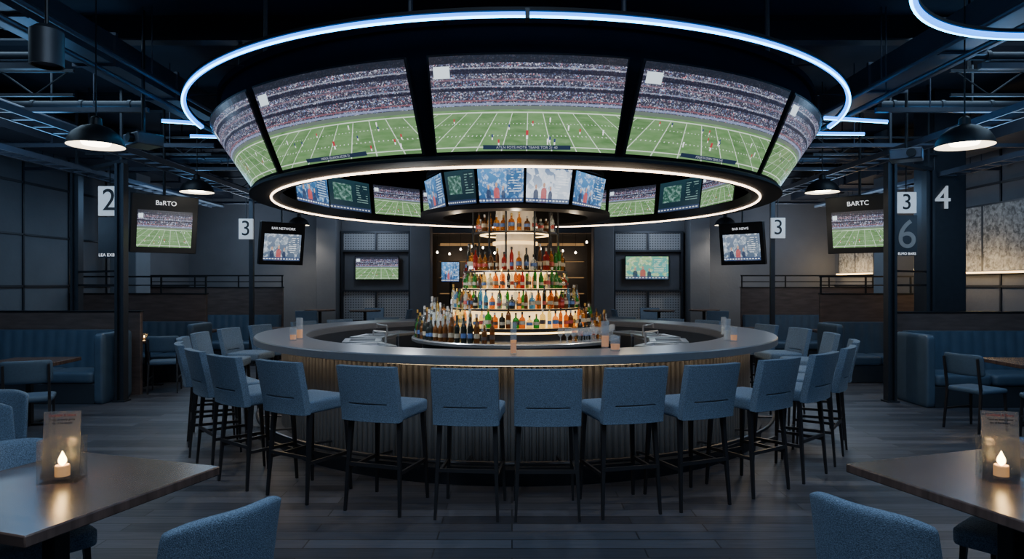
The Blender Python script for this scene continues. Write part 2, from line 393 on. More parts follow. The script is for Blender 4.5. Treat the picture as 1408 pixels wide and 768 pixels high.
# ------------------------------------------------------------------ room shell
ZC=4.6;YB=16.2
struct(MB().box((0,8,-.05),(16.4,22.4,.1)).obj('floor',mFloor))
struct(MB().box((0,8,ZC+.05),(16.4,22.4,.1)).obj('ceiling',mCeil))
def wallp(n,c,d): return struct(MB().box(c,d).obj(n,mConc))
wallp('wall_left',(-8.1,8,ZC/2),(.2,22,ZC))
wallp('wall_right',(8.1,8,ZC/2),(.2,22,ZC))
wallp('wall_front',(0,-3.1,ZC/2),(16.4,.2,ZC))
wallp('wall_back',(0,19.1,ZC/2),(16.4,.2,ZC))
wallp('wall_back_left',(-5.1,YB+.1,ZC/2),(5.8,.2,ZC))
wallp('wall_back_right',(5.1,YB+.1,ZC/2),(5.8,.2,ZC))
wallp('wall_back_lintel',(0,YB+.1,3.75),(4.4,.2,1.7))
k=1
for sx in(-1,1):
    mb=MB()
    for y in(3,4.1,5.2,6.3,7.4,8.5,9.6,10.7,11.8,12.9,14.0): mb.box((sx*7.99,y,2.0),(.03,.03,4.0))
    mb.box((sx*7.99,9,3.3),(.03,14.4,.04)); mb.box((sx*7.99,9,1.6),(.03,14.4,.04)); mb.box((sx*7.99,9,2.45),(.03,14.4,.03))
    struct(mb.obj('trim_%d'%k,mDark));k+=1
    struct(MB().box((sx*7.985,8,.06),(.03,16,.12)).obj('baseboard_'+('left' if sx<0 else 'right'),mDark))

def column(x,y,w,d,label='square grey concrete column',mat=None):
    mb=MB().box((0,0,ZC/2),(w,d,ZC));mb.box((0,0,.08),(w+.04,d+.04,.16))
    return tag(mb.obj('column',mat or mConc,loc=(x,y,0),bevel=.015),label,'column',group='concrete columns')
for px in(-4.45,-2.2,2.2,4.5): column(px,YB-.28,.48,.5)
column(6.66,10.2,.5,.5,'dark square column carrying a white numeral',mDark); column(-7.4,12.7,.5,.5); column(7.4,12.7,.5,.5)

for sx in(-1,1):
    x=sx*3.33
    th=thing('display_cabinet','dark steel wall cabinet with perforated grille doors','cabinet',(x,YB-.12,0),group='grille cabinets on the rear wall')
    MB().panel([-.85,-.8,-.02,.02,.8,.85],[.7,.75,1.45,1.5,2.42,2.47,2.88,2.93],{(1,1),(3,1),(1,3),(2,3),(3,3),(1,5),(3,5)},-.1,.1).obj('frame',mDark,th)
    MB().box((0,0,.35),(1.7,.24,.7)).obj('base',mDark,th)
    for s2 in(-1,1):
        MB().box((s2*.41,0,1.1),(.78,.03,.7)).obj('grille_door',mGrille,th)
        MB().box((s2*.41,0,2.675),(.78,.03,.41)).obj('grille_door',mGrille,th)
    MB().box((0,.08,1.95),(1.66,.02,.9)).obj('back_panel',mConc,th)
    tv(1.04,.55,(x-.03*sx,YB-.18,2.03),0,0,pC if sx>0 else fS,'flat television showing colourful sports coverage on grey wall','televisions on the rear wall')

th=thing('back_shelving','dark shelving with warm lit bottles in an alcove','shelving',(0,18.5,0))
MB().panel([-2.1,-2.05,-1.05,-1.0,0,.05,1.0,1.05,2.05,2.1],[0,.9,.95,1.35,1.38,1.8,1.83,2.25,2.28,2.7,2.75],{(i,j) for i in(1,3,5,7) for j in(1,3,5,7,9)},-.2,.2).obj('frame',mDark,th)
MB().box((0,.22,1.85),(4.1,.02,1.9)).obj('back_panel',M('alcove glow panel',(.3,.2,.1),.6,em=(1,.55,.22),es=.3,var=.6,scale=3),th)
for i in range(14):
    x=-1.95+i*.3;y=17.2+random.uniform(-.3,.3);z=2.55+random.uniform(-.15,.25)
    t_=thing('string_bulb','tiny warm hanging globe bulb','light bulb',(x,y,z),group='warm globe bulbs in the alcove')
    MB().cyl((0,0,.04),(0,0,ZC-z),.004,n=6).obj('cord',mBlack,t_)
    MB().lathe([(0.001,-.03),(.02,-.02),(.027,0),(.02,.02),(.01,.035)],n=12,closed=False).obj('bulb',mBulb,t_)
light('POINT',(-1.6,17.3,2.2),14,(1,.6,.3),.1);light('POINT',(1.6,17.3,2.2),14,(1,.6,.3),.1)
tv(.45,.5,(-1.6,17.0,1.95),0,0,pA,'small portrait screen showing blue programme in the alcove','alcove screens')
th=thing('screen_stand','slim black floor stand carrying a screen','stand',(-1.6,17.06,0))
MB().cyl((0,0,.02),(0,0,1.75),.03).obj('pole',mBlack,th);MB().lathe([(.001,.03),(.2,.02),(.21,0),(.001,0)],n=24,closed=False).obj('foot',mBlack,th)

# ------------------------------------------------------------------ ceiling services
for y in(1.5,4.4,7.3,10.2,13.1,15.6):
    mb=MB();mb.box((0,0,.12),(16,.16,.03));mb.box((0,0,-.12),(16,.16,.03));mb.box((0,0,0),(16,.03,.24))
    tag(mb.obj('ceiling_beam',mDark,loc=(0,y,ZC-.14)),'dark steel i-beam spanning under the ceiling','beam',group='ceiling beams')
for x,y0,y1,w,h,z in((-7.15,1,16,.6,.4,3.95),(7.15,1,16,.6,.4,3.9),(-4.3,3,15.8,.4,.3,4.05),(4.3,5,15.8,.4,.3,4.0)):
    mb=MB();mb.box((0,(y0+y1)/2,0),(w,y1-y0,h))
    yy=y0
    while yy<=y1: mb.box((0,yy,0),(w+.05,.04,h+.05));yy+=1.25
    for yy in(y0+1,y1-1): mb.box((0,yy,(ZC-z)/2),(.03,.03,ZC-z))
    tag(mb.obj('air_duct',mDuct,loc=(x,0,z)),'dark rectangular sheet-metal air duct under the ceiling','duct',group='air ducts')
for y,z,r in((4.9,3.75,.05),(6.1,4.1,.08),(6.5,3.9,.04),(8.1,3.85,.05),(11.3,3.85,.06),(12.0,3.95,.10)):
    for sx in(-1,1):
        mb=MB();mb.cyl((sx*6.75,0,0),(sx*4.55,0,0),r,n=20)
        for i in range(3): mb.cyl((sx*(4.7+i*.6),0,0),(sx*(4.74+i*.6),0,0),r+.012,n=20)
        mb.cyl((sx*5.7,0,0),(sx*5.7,0,ZC-z),.01,n=8)
        tag(mb.obj('cross_pipe',mDark,loc=(0,y,z)),'dark round pipe crossing under the ceiling','pipe',group='ceiling cross pipes')
for x,z in((-7.7,3.6),(-5.9,3.75),(-3.95,3.7),(-3.85,3.85),(3.95,3.8),(4.0,3.65),(5.9,3.7),(7.7,3.6)):
    mb=MB();mb.cyl((0,1,0),(0,16,0),.028,n=10)
    for yy in(3,7,11,15): mb.cyl((0,yy,0),(0,yy,ZC-z),.008,n=6)
    tag(mb.obj('conduit_pipe',mDuct,loc=(x,0,z)),'thin dark conduit pipe running along the ceiling','pipe',group='conduit pipes')
for sx in(-1,1):
    for y,z in((4.2,3.35),(5.6,3.5),(7.2,3.55),(8.8,3.5),(10.6,3.5),(12.6,3.45),(14.6,3.45)):
        mb=MB();mb.box((sx*5.95,0,0),(3.9 if y>4.4 else 3.6,.05,.05))
        for xx in(4.6,7.6): mb.cyl((sx*xx,0,0),(sx*xx,0,ZC-z),.008,n=6)
        tag(mb.obj('strut_rail',mDuct,loc=(0,y,z)),'black steel strut rail hung on rods','rail',group='ceiling strut rails')
    for y in(6.8,9.9,13.6):
        mb=MB()
        for dz in(0,.25): mb.box((sx*5.5,0,dz),(1.9,.03,.03))
        for i in range(5):
            xa=sx*(4.6+i*.36);xb=sx*(4.6+(i+1)*.36)
            mb.cyl((xa,0,0 if i%2 else .25),(xb,0,.25 if i%2 else 0),.009,n=6)
        for xx in(4.75,6.4): mb.cyl((sx*xx,0,.25),(sx*xx,0,ZC-3.6),.012,n=6)
        tag(mb.obj('lattice_truss',mDark,loc=(0,y,3.6)),'dark steel lattice truss hung under the ceiling','truss',group='lattice trusses')
for x,z in((-4.93,3.32),(4.93,3.32),(6.6,3.30),(-6.3,3.30)):
    mb=MB();y0,y1=4.5,14
    mb.box((-.13,(y0+y1)/2,0),(.02,y1-y0,.07));mb.box((.13,(y0+y1)/2,0),(.02,y1-y0,.07))
    yy=y0
    while yy<y1: mb.box((0,yy,-.02),(.26,.03,.02));yy+=.3
    for yy in(y0+.5,y1-.5): mb.cyl((.13,yy,0),(.13,yy,ZC-z),.008,n=6)
    tag(mb.obj('cable_tray',mDuct,loc=(x,0,z)),'black ladder cable tray hanging below the ceiling','cable tray',group='cable trays')

# ------------------------------------------------------------------ canopy
can=thing('hanging_canopy','round black canopy with blue neon rim above the bar','canopy',(CX,CY,2.55))
oz=-2.55
MB().ring(.02,3.40,3.54,3.60,n=120).obj('soffit',mDrape,can,(0,0,oz))
MB().ring(3.68,3.72,3.50,3.525,n=120).obj('rim_channel',mCanopy,can,(0,0,oz))
for i in range(20):
    a=rad(i*18+9);MB().cyl((3.38*math.sin(a),-3.38*math.cos(a),3.56+oz),(3.69*math.sin(a),-3.69*math.cos(a),3.51+oz),.010,n=6).obj('rim_bracket',mCanopy,can)
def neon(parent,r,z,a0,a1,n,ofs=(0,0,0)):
    MB().torus(r,z,.022,a0,a1,n=n).obj('neon_glow',mNeonGlow,parent,ofs)  # halo glow built as a glowing shell around the tube
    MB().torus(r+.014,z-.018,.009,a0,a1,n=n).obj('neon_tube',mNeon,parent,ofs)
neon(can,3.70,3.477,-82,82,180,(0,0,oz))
MB().box((0,0,0),(.03,.07,.07)).obj('neon_clip',mBlack,can,(.065,-3.70,3.475+oz))
for pts in(((-3.62,7.49,3.465),(-3.95,7.38,3.465)),((-3.55,8.2,3.465),(-4.0,8.14,3.465)),((3.46,7.25,3.465),(4.26,7.43,3.465)),((3.58,8.0,3.465),(4.32,8.03,3.465))):
    p,q=[Vector(a)-Vector((CX,CY,2.55)) for a in pts]
    MB().cyl(p,q,.008,n=8).obj('neon_tube',mNeon,can)
    MB().cyl(p+Vector((0,0,.016)),q+Vector((0,0,.016)),.018,n=8).obj('neon_glow',mNeonGlow,can)
MB().lathe([(2.98,2.68),(3.36,3.28),(3.36,3.54),(3.30,3.54),(3.30,3.30),(2.92,2.70)],n=96).obj('display_backing',mDrape,can,(0,0,oz))
mb=MB();mb.lathe([(2.80,2.60),(3.05,2.60),(3.085,2.61),(3.085,2.635),(3.05,2.655),(2.80,2.655)],n=120);mb.obj('lower_ring',mCanopy,can,(0,0,oz))
mb=MB();mb.ring(2.77,2.80,2.60,2.70,n=120);mb.obj('ring_lip',mCanopy,can,(0,0,oz))
MB().torus(2.86,2.592,.011,n=140).obj('led_ring',mWarmLED,can,(0,0,oz))
for i in range(12):
    a=rad(i*30+15);MB().cyl((3.2*math.sin(a),-3.2*math.cos(a),3.58+oz),(3.2*math.sin(a),-3.2*math.cos(a),ZC+oz),.02,n=8).obj('hanger_rod',mDark,can)
OF=1.4
specs=[(-12.2,12.2,-13.4,13.4,fC,'ATLN FOTS MOTR TEAMS TOR 21 40'),(-41.5,-15.4,-46,-15.8,fL,'HOUS QUARTR SCOR 21'),(14.6,41.5,15.2,46,fR,'FOURTH DWN TEMS 2:45'),(-70,-43.8,-76,-48.4,fR,None),(43.5,70,48.2,76,fL,None),(-98,-72,-104,-78,fC,None),(72,98,78,104,fC,None)]
for t0,t1,b0,b1,m_,cap in specs:
    curved_tv(t0+OF,t1+OF,b0+OF,b1+OF,3.46,3.05,3.29,2.68,m_,'large tilted television showing a football game under canopy','large outward televisions on the canopy',cap)
def PB(b_,r,z): b_=rad(b_);return Vector((CX+r*math.sin(b_),CY+r*math.cos(b_),z))
for c,m_ in((41,fS),(59.5,pD),(77,fS),(23,fS),(5,pD),(-41,fS),(-59.5,pD),(-77,pE),(-23,fS)):
    c4=[PB(c-8.4,2.86,3.16),PB(c+8.4,2.86,3.16),PB(c+8.4,2.80,2.71),PB(c-8.4,2.80,2.71)]
    quad_tv(c4,m_,'inward facing television inside the canopy showing sport','inward televisions on the canopy',depth=.04)
halo=thing('neon_halo','blue neon halo ring hanging below the ceiling','neon light',(3.75,3.4,3.465))
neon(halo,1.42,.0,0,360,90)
MB().ring(1.40,1.44,.022,.045,n=90).obj('channel',mCanopy,halo)
for i in range(4):
    a=rad(45+90*i);MB().cyl((1.42*math.sin(a),1.42*math.cos(a),.04),(1.42*math.sin(a),1.42*math.cos(a),ZC-3.465),.01,n=6).obj('hanger_rod',mDark,halo)

# ------------------------------------------------------------------ bar
bar=thing('round_bar_counter','large circular bar with slate top and ribbed metal front','bar counter',(CX,CY,0))
MB().lathe([(2.49,.99),(3.0,.99),(3.04,1.0),(3.04,1.06),(3.03,1.07),(2.50,1.07),(2.49,1.06)],n=180).obj('counter_top',mTop,bar)
NR=290
def ribf(i,r,z): return r+((0,.020,.024,.024,.020,0)[i%6] if r>2.7 else 0)
MB().lathe([(2.64,.13),(2.73,.13),(2.73,.99),(2.64,.99)],n=NR*6,rf=ribf).obj('front_panel',mRib,bar,sharp=25)
MB().ring(2.55,2.87,0,.13,n=150).obj('plinth',mDark,bar)
MB().ring(2.89,2.915,.978,.99,n=150).obj('led_strip',mLED2,bar)
mb=MB();mb.torus(3.0,.22,.018,n=150,k=8);
for i in range(24):
    a=rad(i*15+7);mb.cyl((3.0*math.sin(a),-3.0*math.cos(a),.22),(2.72*math.sin(a),-2.72*math.cos(a),.20),.012,n=6)
mb.obj('foot_rail',M('dark bronze rail',(.10,.10,.11),.35,.8),bar)
MB().ring(2.12,2.46,.78,.82,n=120).obj('inner_worktop',mSteel,bar)
MB().ring(2.45,2.5,0,.99,n=120).obj('inner_panel',mDark,bar)
def station(a,r,w,h,kind):
    p=P(a,r,0);th=thing('bar_station','stainless steel bar work station with sink and tap' if kind else 'dark under-counter fridge with steel top','bar equipment',p,(0,0,rad(a)),group='work stations inside the bar')
    MB().box((0,0,h/2),(w,.42,h)).obj('cabinet',mDark if not kind else mSteel,th,bevel=.01)
    MB().panel([-w/2,-w/2+.06,w/2-.06,w/2],[-.22,-.15,.15,.22],{(1,1)},h,h+.03,fn=lambda p:(p[0],p[2],p[1])).obj('worktop',mSteel,th)
    if kind:
        mb=MB();mb.cyl((0,.18,h),(0,.18,h+.16),.012,n=8);mb.cyl((0,.18,h+.16),(0,.04,h+.18),.01,n=8);mb.cyl((0,.04,h+.18),(0,.04,h+.13),.01,n=8);mb.obj('tap',mSteel,th)
    else:
        MB().box((0,-.215,h*.55),(w-.08,.012,h*.6)).obj('door',mBlack,th)
for a,kd in((-60,1),(-80,0),(-100,1),(-120,0),(60,1),(80,0),(100,1),(120,0),(142,1),(-142,1),(165,0),(-165,0)):
    station(a,1.86,.52,.94,kd)
isl=thing('bottle_tower','tiered round island shelving with glowing steps and dark posts','bottle display',(CX,CY,0))
MB().ring(.1,1.14,0,.95,n=96).obj('base_cabinet',mDark,isl)
MB().lathe([(.1,.95),(1.26,.95),(1.28,.96),(1.28,.99),(1.27,1.0),(.1,1.0)],n=120).obj('counter',mSteel,isl)
MB().ring(.1,.92,1.0,1.12,n=96).obj('plinth',mShelf,isl)
MB().torus(.935,1.09,.010,n=96).obj('led_ring',mLED3,isl)
steps=[(1.12,.98,1.33,.80),(1.33,.82,1.56,.56)]
for z0,r0,z1,r1 in steps:
    MB().ring(.1,r0,z0,z0+.022,n=96).obj('shelf',mShelf,isl)
    MB().ring(r1+.001,r0-.04,z0+.022,z0+.026,n=96).obj('added_shelf_glow',mShelfGlow,isl)
    MB().ring(.1,r1,z0+.022,z1,n=96).obj('backlit_riser',mBack,isl)
MB().ring(.1,.70,1.56,1.582,n=96).obj('shelf',mShelf,isl)
MB().ring(.41,.66,1.582,1.586,n=96).obj('added_shelf_glow',mShelfGlow,isl)
MB().ring(.1,.40,1.582,1.775,n=96).obj('backlit_riser',mBack,isl)
MB().ring(.1,.64,1.775,1.796,n=96).obj('shelf',mShelf,isl)
MB().ring(.28,.60,1.796,1.80,n=96).obj('added_shelf_glow',mShelfGlow,isl)
MB().ring(.1,.24,1.80,2.90,n=48).obj('core',M('core pale lit',(.5,.44,.36),.4,.1,em=(1,.78,.5),es=.22),isl)  # weak emission stands in for light falling on the core
MB().ring(.1,.52,2.245,2.266,n=96).obj('shelf',mShelf,isl)
MB().ring(.28,.48,2.266,2.27,n=96).obj('added_shelf_glow',mShelfGlow,isl)
MB().ring(.25,.28,2.12,2.16,n=48).obj('lit_band',mBack,isl)
MB().ring(.38,.44,2.237,2.245,n=64).obj('added_shelf_led',mLED3,isl)  # glow rings added under the shelves to light the bottles from above
MB().ring(.48,.52,1.767,1.775,n=64).obj('added_shelf_led',mLED3,isl)
MB().ring(.62,.65,1.552,1.56,n=64).obj('added_shelf_led',mLED3,isl)
for a in(-75,-35,-12,25,50,80,120,160,200,240):
    p=P(a,.535,0)-Vector((CX,CY,0));MB().cyl((p.x,p.y,1.80),(p.x,p.y,2.90),.014,n=8).obj('post',mBlack,isl)
for a in(-85,-50,-15,22,58,92,150,210):
    p=P(a,.70,0)-Vector((CX,CY,0));MB().cyl((p.x,p.y,1.356),(p.x,p.y,1.56),.010,n=8).obj('post',mBlack,isl)
mb=MB();mb.ring(.9,1.17,2.45,2.50,n=96);mb.obj('hoop',mCanopy,isl)
MB().ring(.1,1.10,2.92,2.98,n=96).obj('crown',mCanopy,isl)
MB().ring(.90,.94,2.50,2.92,n=64).obj('display_drum',mBlack,isl)
MB().ring(.05,.16,2.98,3.54,n=32).obj('hanger_column',mDark,isl)
for a0,a1,m_ in((-84,-49,pE),(-46,-24,pD),(-22,4.5,pA),(6,34,pB),(37,76,pA),(-130,-90,fS),(90,126,fS)):
    c4=[P(a0,1.12,2.90),P(a1,1.12,2.90),P(a1,1.05,2.53),P(a0,1.05,2.53)]
    quad_tv(c4,m_,'small television showing sports programme above the bottle tower','televisions around the bottle tower',depth=.03,bez=.006)

GC=[glass('amber glass',(.70,.32,.06),.35),glass('green glass',(.08,.42,.08),.4),glass('clear spirit glass',(.85,.90,.92),.3),glass('gold whisky glass',(.92,.52,.12),.3),glass('dark wine glass',(.03,.035,.03),.8),glass('red liqueur glass',(.55,.05,.04),.45),glass('pale yellow glass',(.95,.85,.45),.3),glass('blue gin glass',(.22,.5,.78),.35),glass('brown bottle glass',(.25,.10,.03),.55)]
CN=['amber','green','clear','golden','dark','red','pale yellow','blue','brown']
PR={'round':([(.001,0),(.034,0),(.036,.01),(.036,.16),(.03,.185),(.013,.205),(.012,.25)],.25,.036,12),
'wine':([(.001,0),(.036,0),(.037,.01),(.037,.175),(.03,.20),(.014,.225),(.013,.29)],.29,.037,12),
'squat':([(.001,0),(.044,0),(.046,.01),(.046,.11),(.036,.145),(.014,.16),(.013,.20)],.20,.046,12),
'slender':([(.001,0),(.027,0),(.028,.01),(.028,.2),(.02,.235),(.011,.25),(.011,.29)],.29,.028,12),
'square':([(.001,0),(.044,0),(.047,.008),(.047,.15),(.038,.17),(.016,.185),(.015,.22)],.22,.047,4)}
PROTO={}
def bottle(shape,ci,loc,group,rz=0):
    lb=random.randrange(2);key=(shape,ci,lb)
    if key not in PROTO:
        pr,h,r,n=PR[shape];mb=MB()
        mb.lathe(pr,n=n,closed=False)
        mb.lathe([(.001,h+.03),(.015,h+.03),(.015,h-.008),(.012,h-.008)],n=10,mi=1,closed=False)
        mb.lathe([(r+.0012,.055),(r+.0012,.105)],n=n,mi=2,closed=False)
        o=mb.obj('liquor_bottle',[GC[ci],random.choice([mCapB,mCapG,mCapW,mCapB]),random.choice([mLab,mLab,mLabR,mLabD,mLabB])])
        tag(o,'%s glass %s bottle with label on the bar display'%(CN[ci],shape),'bottle',group);PROTO[key]=o
        o.location=loc;return o
    o=PROTO[key].copy();COL.objects.link(o);o.location=loc;o.rotation_euler=(0,0,rz);o['group']=group
    return o
SH=list(PR)
def row(r,z,a0,a1,step,group,cols,shapes=SH,zs=1,xs=.85):
    n=int(rad(a1-a0)*r/step)
    for i in range(n+1):
        a=a0+(a1-a0)*i/n+random.uniform(-.3,.3)
        p=P(a,r+random.uniform(-.005,.005),z)
        o=bottle(random.choice(shapes),random.choice(cols),p,group,rad(a))
        s=random.uniform(.74,1.1);o.scale=(xs*random.uniform(.88,1.0),xs,s*zs)
row(.93,1.146,-100,100,.076,'bottles on the lowest step',[0,0,3,3,5,4,1,8,6,2,1],['round','squat','square','slender'],.84,.84)
row(.77,1.356,-100,100,.076,'bottles on the middle step',[0,1,2,3,8,6,5,1,7,2,4],['round','squat','square','slender','wine'],.84,.84)
row(.65,1.356,-90,90,.09,'bottles on the middle step',[1,2,3,6,0],['round','wine','slender'],.85,.8)
row(.63,1.586,-100,100,.078,'bottles on the upper step',[0,1,2,3,8,6,5,1,4,2],SH,.80,.82)
row(.50,1.586,-90,90,.09,'bottles on the upper step',[1,2,3,6,0,2],['slender','round'],.80,.78)
row(.585,1.80,-105,105,.084,'bottles on the upper shelf',[0,8,2,3,5,4,1,0],SH,.98,.86)
row(.46,2.27,-100,100,.09,'bottles on the top shelf',[0,3,4,2,8],['round','squat'],.85)
row(1.21,1.0,-100,-12,.083,'wine bottles on the island counter',[4,4,4,8,1],['wine','round'],.95)
row(1.12,1.0,-104,-18,.083,'wine bottles on the island counter',[4,2,2,2,8],['wine','slender'],1.08)
row(1.035,1.0,-108,-30,.08,'clear bottles on the island counter',[2,2,6,2],['wine','slender'],1.4)
row(1.035,1.0,40,100,.085,'bottles on the island counter',[8,4,2,3],['round','squat','wine'],1.05)
row(1.12,1.0,62,102,.085,'bottles on the island counter',[8,4,2,3],['round','squat','wine'],.95)
for z in(1.38,1.83,2.28):
    for sx in(-1,1):
        for i in range(8):
            o=bottle(random.choice(['round','squat','wine']),random.choice([0,2,3,8,1]),(sx*(1.14+i*.12),18.42,z),'bottles on the alcove shelving');o.scale=(.9,.9,random.uniform(.9,1.15))
mb=MB();mb.lathe([(.001,.004),(.022,0),(.024,.002),(.006,.008),(.005,.06),(.03,.085),(.034,.12),(.03,.15)],n=12,closed=False)
mGob=glass('stemware glass',(.9,.93,.96),.22,.05)
wg=mb.obj('wine_glass',mGob,loc=P(28,1.20,1.0));tag(wg,'clear stemmed wine glass on the island counter','glass','glasses on the island counter')
for r,a0,a1 in((1.20,32,84),(1.12,26,58)):
    a=a0
    while a<a1: dup(wg,P(a,r,1.0),0);a+=4.2
light('POINT',P(0,1.7,2.05),14,(1,.84,.62),.08)  # unseen point lights added around the tower to brighten the bottles
light('POINT',P(-48,1.55,1.75),32,(.92,.96,1),.08);light('POINT',P(50,1.6,1.8),16,(1,.80,.55),.08)
light('POINT',P(0,.85,2.40),5,(1,.8,.55),.04);light('POINT',P(-60,.8,2.38),4,(1,.8,.55),.04);light('POINT',P(60,.8,2.38),4,(1,.8,.55),.04)

def tumbler(loc,h,r,mliq,label):
    th=thing('candle_glass',label,'glass',loc,group='glasses on the bar top')
    MB().lathe([(.001,.004),(r*.9,0),(r,h),(r-.004,h),(r*.85,.012),(.001,.012)],n=20,closed=False).obj('glass_wall',mGob,th)
    MB().lathe([(.001,.013),(r*.82,.013),(r*.86,h*.45),(.001,h*.45)],n=20,closed=False).obj('drink',mliq,th)
    return th
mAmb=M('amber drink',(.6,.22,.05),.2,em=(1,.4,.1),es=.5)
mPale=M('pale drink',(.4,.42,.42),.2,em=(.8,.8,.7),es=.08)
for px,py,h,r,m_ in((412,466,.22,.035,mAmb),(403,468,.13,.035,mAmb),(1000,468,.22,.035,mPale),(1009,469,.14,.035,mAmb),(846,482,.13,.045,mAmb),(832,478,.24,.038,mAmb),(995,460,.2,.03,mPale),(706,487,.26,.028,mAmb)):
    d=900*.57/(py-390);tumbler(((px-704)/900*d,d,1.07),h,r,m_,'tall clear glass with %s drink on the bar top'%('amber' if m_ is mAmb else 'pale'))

# ------------------------------------------------------------------ bar stools
def make_stool():
    st=thing('bar_stool','blue fabric bar stool with slotted back and dark legs','bar stool',(0,0,0),group='blue bar stools around the bar')
    MB().gridbox(8,8,3,lambda x,y,z:(x*.23*(1-.02*(1-abs(z))),.0+y*.22,.715+z*.05+ (.012*(1-x*x)*(1-y*y) if z>0 else 0))).obj('seat',mFab,st,sub=1)
    def lean(p): return (p[0],p[1]-max(0,p[2]-.72)*.22-.0+.03*(1-(p[0]/.23)**2)*-1,p[2])
    MB().panel([-.23,-.2,-.15,-.05,.05,.15,.2,.23],[.665,.70,.79,.798,.88,.97,1.04,1.065],{(2,2),(3,2),(4,2)},-.265,-.205,lean).obj('backrest',mFab,st,bevel=.004,seg=3)
    for sx in(-1,1):
        for sy in(-1,1):
            MB().cyl((sx*.22,sy*.215 if sy>0 else -.235,0),(sx*.195,sy*.185,.67),.013,.023,n=4).obj('leg',mLeg,st)
    mb=MB();mb.box((0,.205,.24),(.42,.02,.03));mb.obj('footrest',mLeg,st)
    for sx in(-1,1): MB().box((sx*.212,-.01,.3),(.018,.42,.025)).obj('stretcher',mLeg,st)
    MB().box((0,-.215,.34),(.42,.018,.025)).obj('stretcher',mLeg,st)
    return st
angs=[-5.6,3.4,12.6,22,33,43.5,54.5,66,82,95,107,125,136,150,165,180,-16.4,-28.5,-39,-49,-60.5,-72,-83,-95,-106,-120,-131,-144,-158]
st=make_stool();RS=3.42
st.location=P(angs[0],RS,0);st.rotation_euler=(0,0,rad(angs[0]))
for a in angs[1:]:
    dup(st,P(a,RS+random.uniform(-.015,.02),0),rad(a+random.uniform(-3,3)))

# ------------------------------------------------------------------ dining chairs and tables
def make_chair():
    c=thing('dining_chair','blue fabric dining chair with curved back and dark legs','chair',(0,0,0),group='blue dining chairs')
    MB().gridbox(8,8,3,lambda x,y,z:(x*.24,.02+y*.235,.43+z*.045+(.015*(1-x*x)*(1-y*y) if z>0 else 0))).obj('seat',mFab,c,sub=1)
    def bf(x,y,z):
        w=.24-.012*(1+z)*.5
        hz=.44+(z+1)/2*.41-(.035*x**4 if z>0.9 else 0)
        return (x*w,-.225+y*.026+.085*x*x-(z+1)*.045,hz)
    MB().gridbox(12,2,8,bf).obj('backrest',mFab,c,sub=1)
    for sx in(-1,1):
        MB().cyl((sx*.215,.22,0),(sx*.2,.2,.40),.013,.02,n=4).obj('leg',mLeg,c)
        MB().cyl((sx*.21,-.27,0),(sx*.19,-.19,.42),.013,.02,n=4).obj('leg',mLeg,c)
        MB().box((sx*.205,-.01,.2),(.018,.4,.025)).obj('stretcher',mLeg,c)
    return c
ch=make_chair();ch.location=(-1.22,2.47,0);ch.rotation_euler=(0,0,rad(58))
for x,y,a in((1.50,2.52,-58),(-2.32,3.1,232),(2.46,3.12,128),(-3.75,4.6,200),(-3.35,4.1,230)):
    dup(ch,(x,y,0),rad(a))
mPad=M('navy chair pad',(.045,.085,.14),.7,0,var=.25,scale=60)
def make_side_chair():
    c=thing('side_chair','dark wooden side chair with slim legs and navy pads','chair',(0,0,0),group='dark side chairs by the booths')
    MB().gridbox(6,6,2,lambda x,y,z:(x*.22,y*.21,.45+z*.03)).obj('seat',mPad,c,sub=1)
    MB().gridbox(8,2,4,lambda x,y,z:(x*.22,-.235+y*.02+.04*x*x-(z)*.02,.74+z*.12)).obj('backrest',mPad,c,sub=1)
    for sx in(-1,1):
        MB().cyl((sx*.20,.20,0),(sx*.19,.18,.43),.013,.018,n=4).obj('leg',mLeg,c)
        MB().cyl((sx*.20,-.25,0),(sx*.19,-.20,.45),.013,.018,n=4).obj('leg',mLeg,c)
        MB().cyl((sx*.19,-.20,.44),(sx*.19,-.26,.82),.018,.014,n=4).obj('back_post',mLeg,c)
        MB().box((sx*.195,-.01,.22),(.016,.4,.022)).obj('stretcher',mLeg,c)
    return c
sc=make_side_chair();sc.location=(5.25,7.4,0);sc.rotation_euler=(0,0,rad(-70))
for x,y,a in((5.6,6.8,-20),(-5.05,6.85,30),(-5.75,6.75,-10),(6.6,6.8,10),(-5.3,10.0,20)):
    dup(sc,(x,y,0),rad(a))
def make_table(w,loc,rz,label,name='dining_table',h=.75):
    t_=thing(name,label,'table',loc,(0,0,rz),group='dark wood tables')
    MB().box((0,0,h-.0225),(w,w,.045)).obj('table_top',mWoodT,t_,bevel=.006)
    MB().box((0,0,h/2-.01),(.075,.075,h-.065)).obj('pedestal',mBlack,t_,bevel=.005)
    mb=MB();mb.box((0,0,.0125),(w*.62,.08,.025));mb.box((0,0,.0125),(.08,w*.62,.025));mb.obj('foot',mBlack,t_)
    MB().box((0,0,h-.055),(w*.5,w*.5,.02)).obj('top_plate',mBlack,t_)
    return t_
tA=make_table(.94,(-2.02,2.90,0),rad(-18),'dark walnut square pedestal table with candle')
dup(tA,(2.25,2.95,0),rad(18))
for x,y in((-5.6,7.6),(6.0,7.55),(-6.1,12.6),(-5.9,10.6),(6.2,12.6),(-4.6,13.2),(4.7,13.2)):
    dup(tA,(x,y,0),rad(random.uniform(-8,8)),(.8,.8,1),'dark wood square pedestal table between booths')

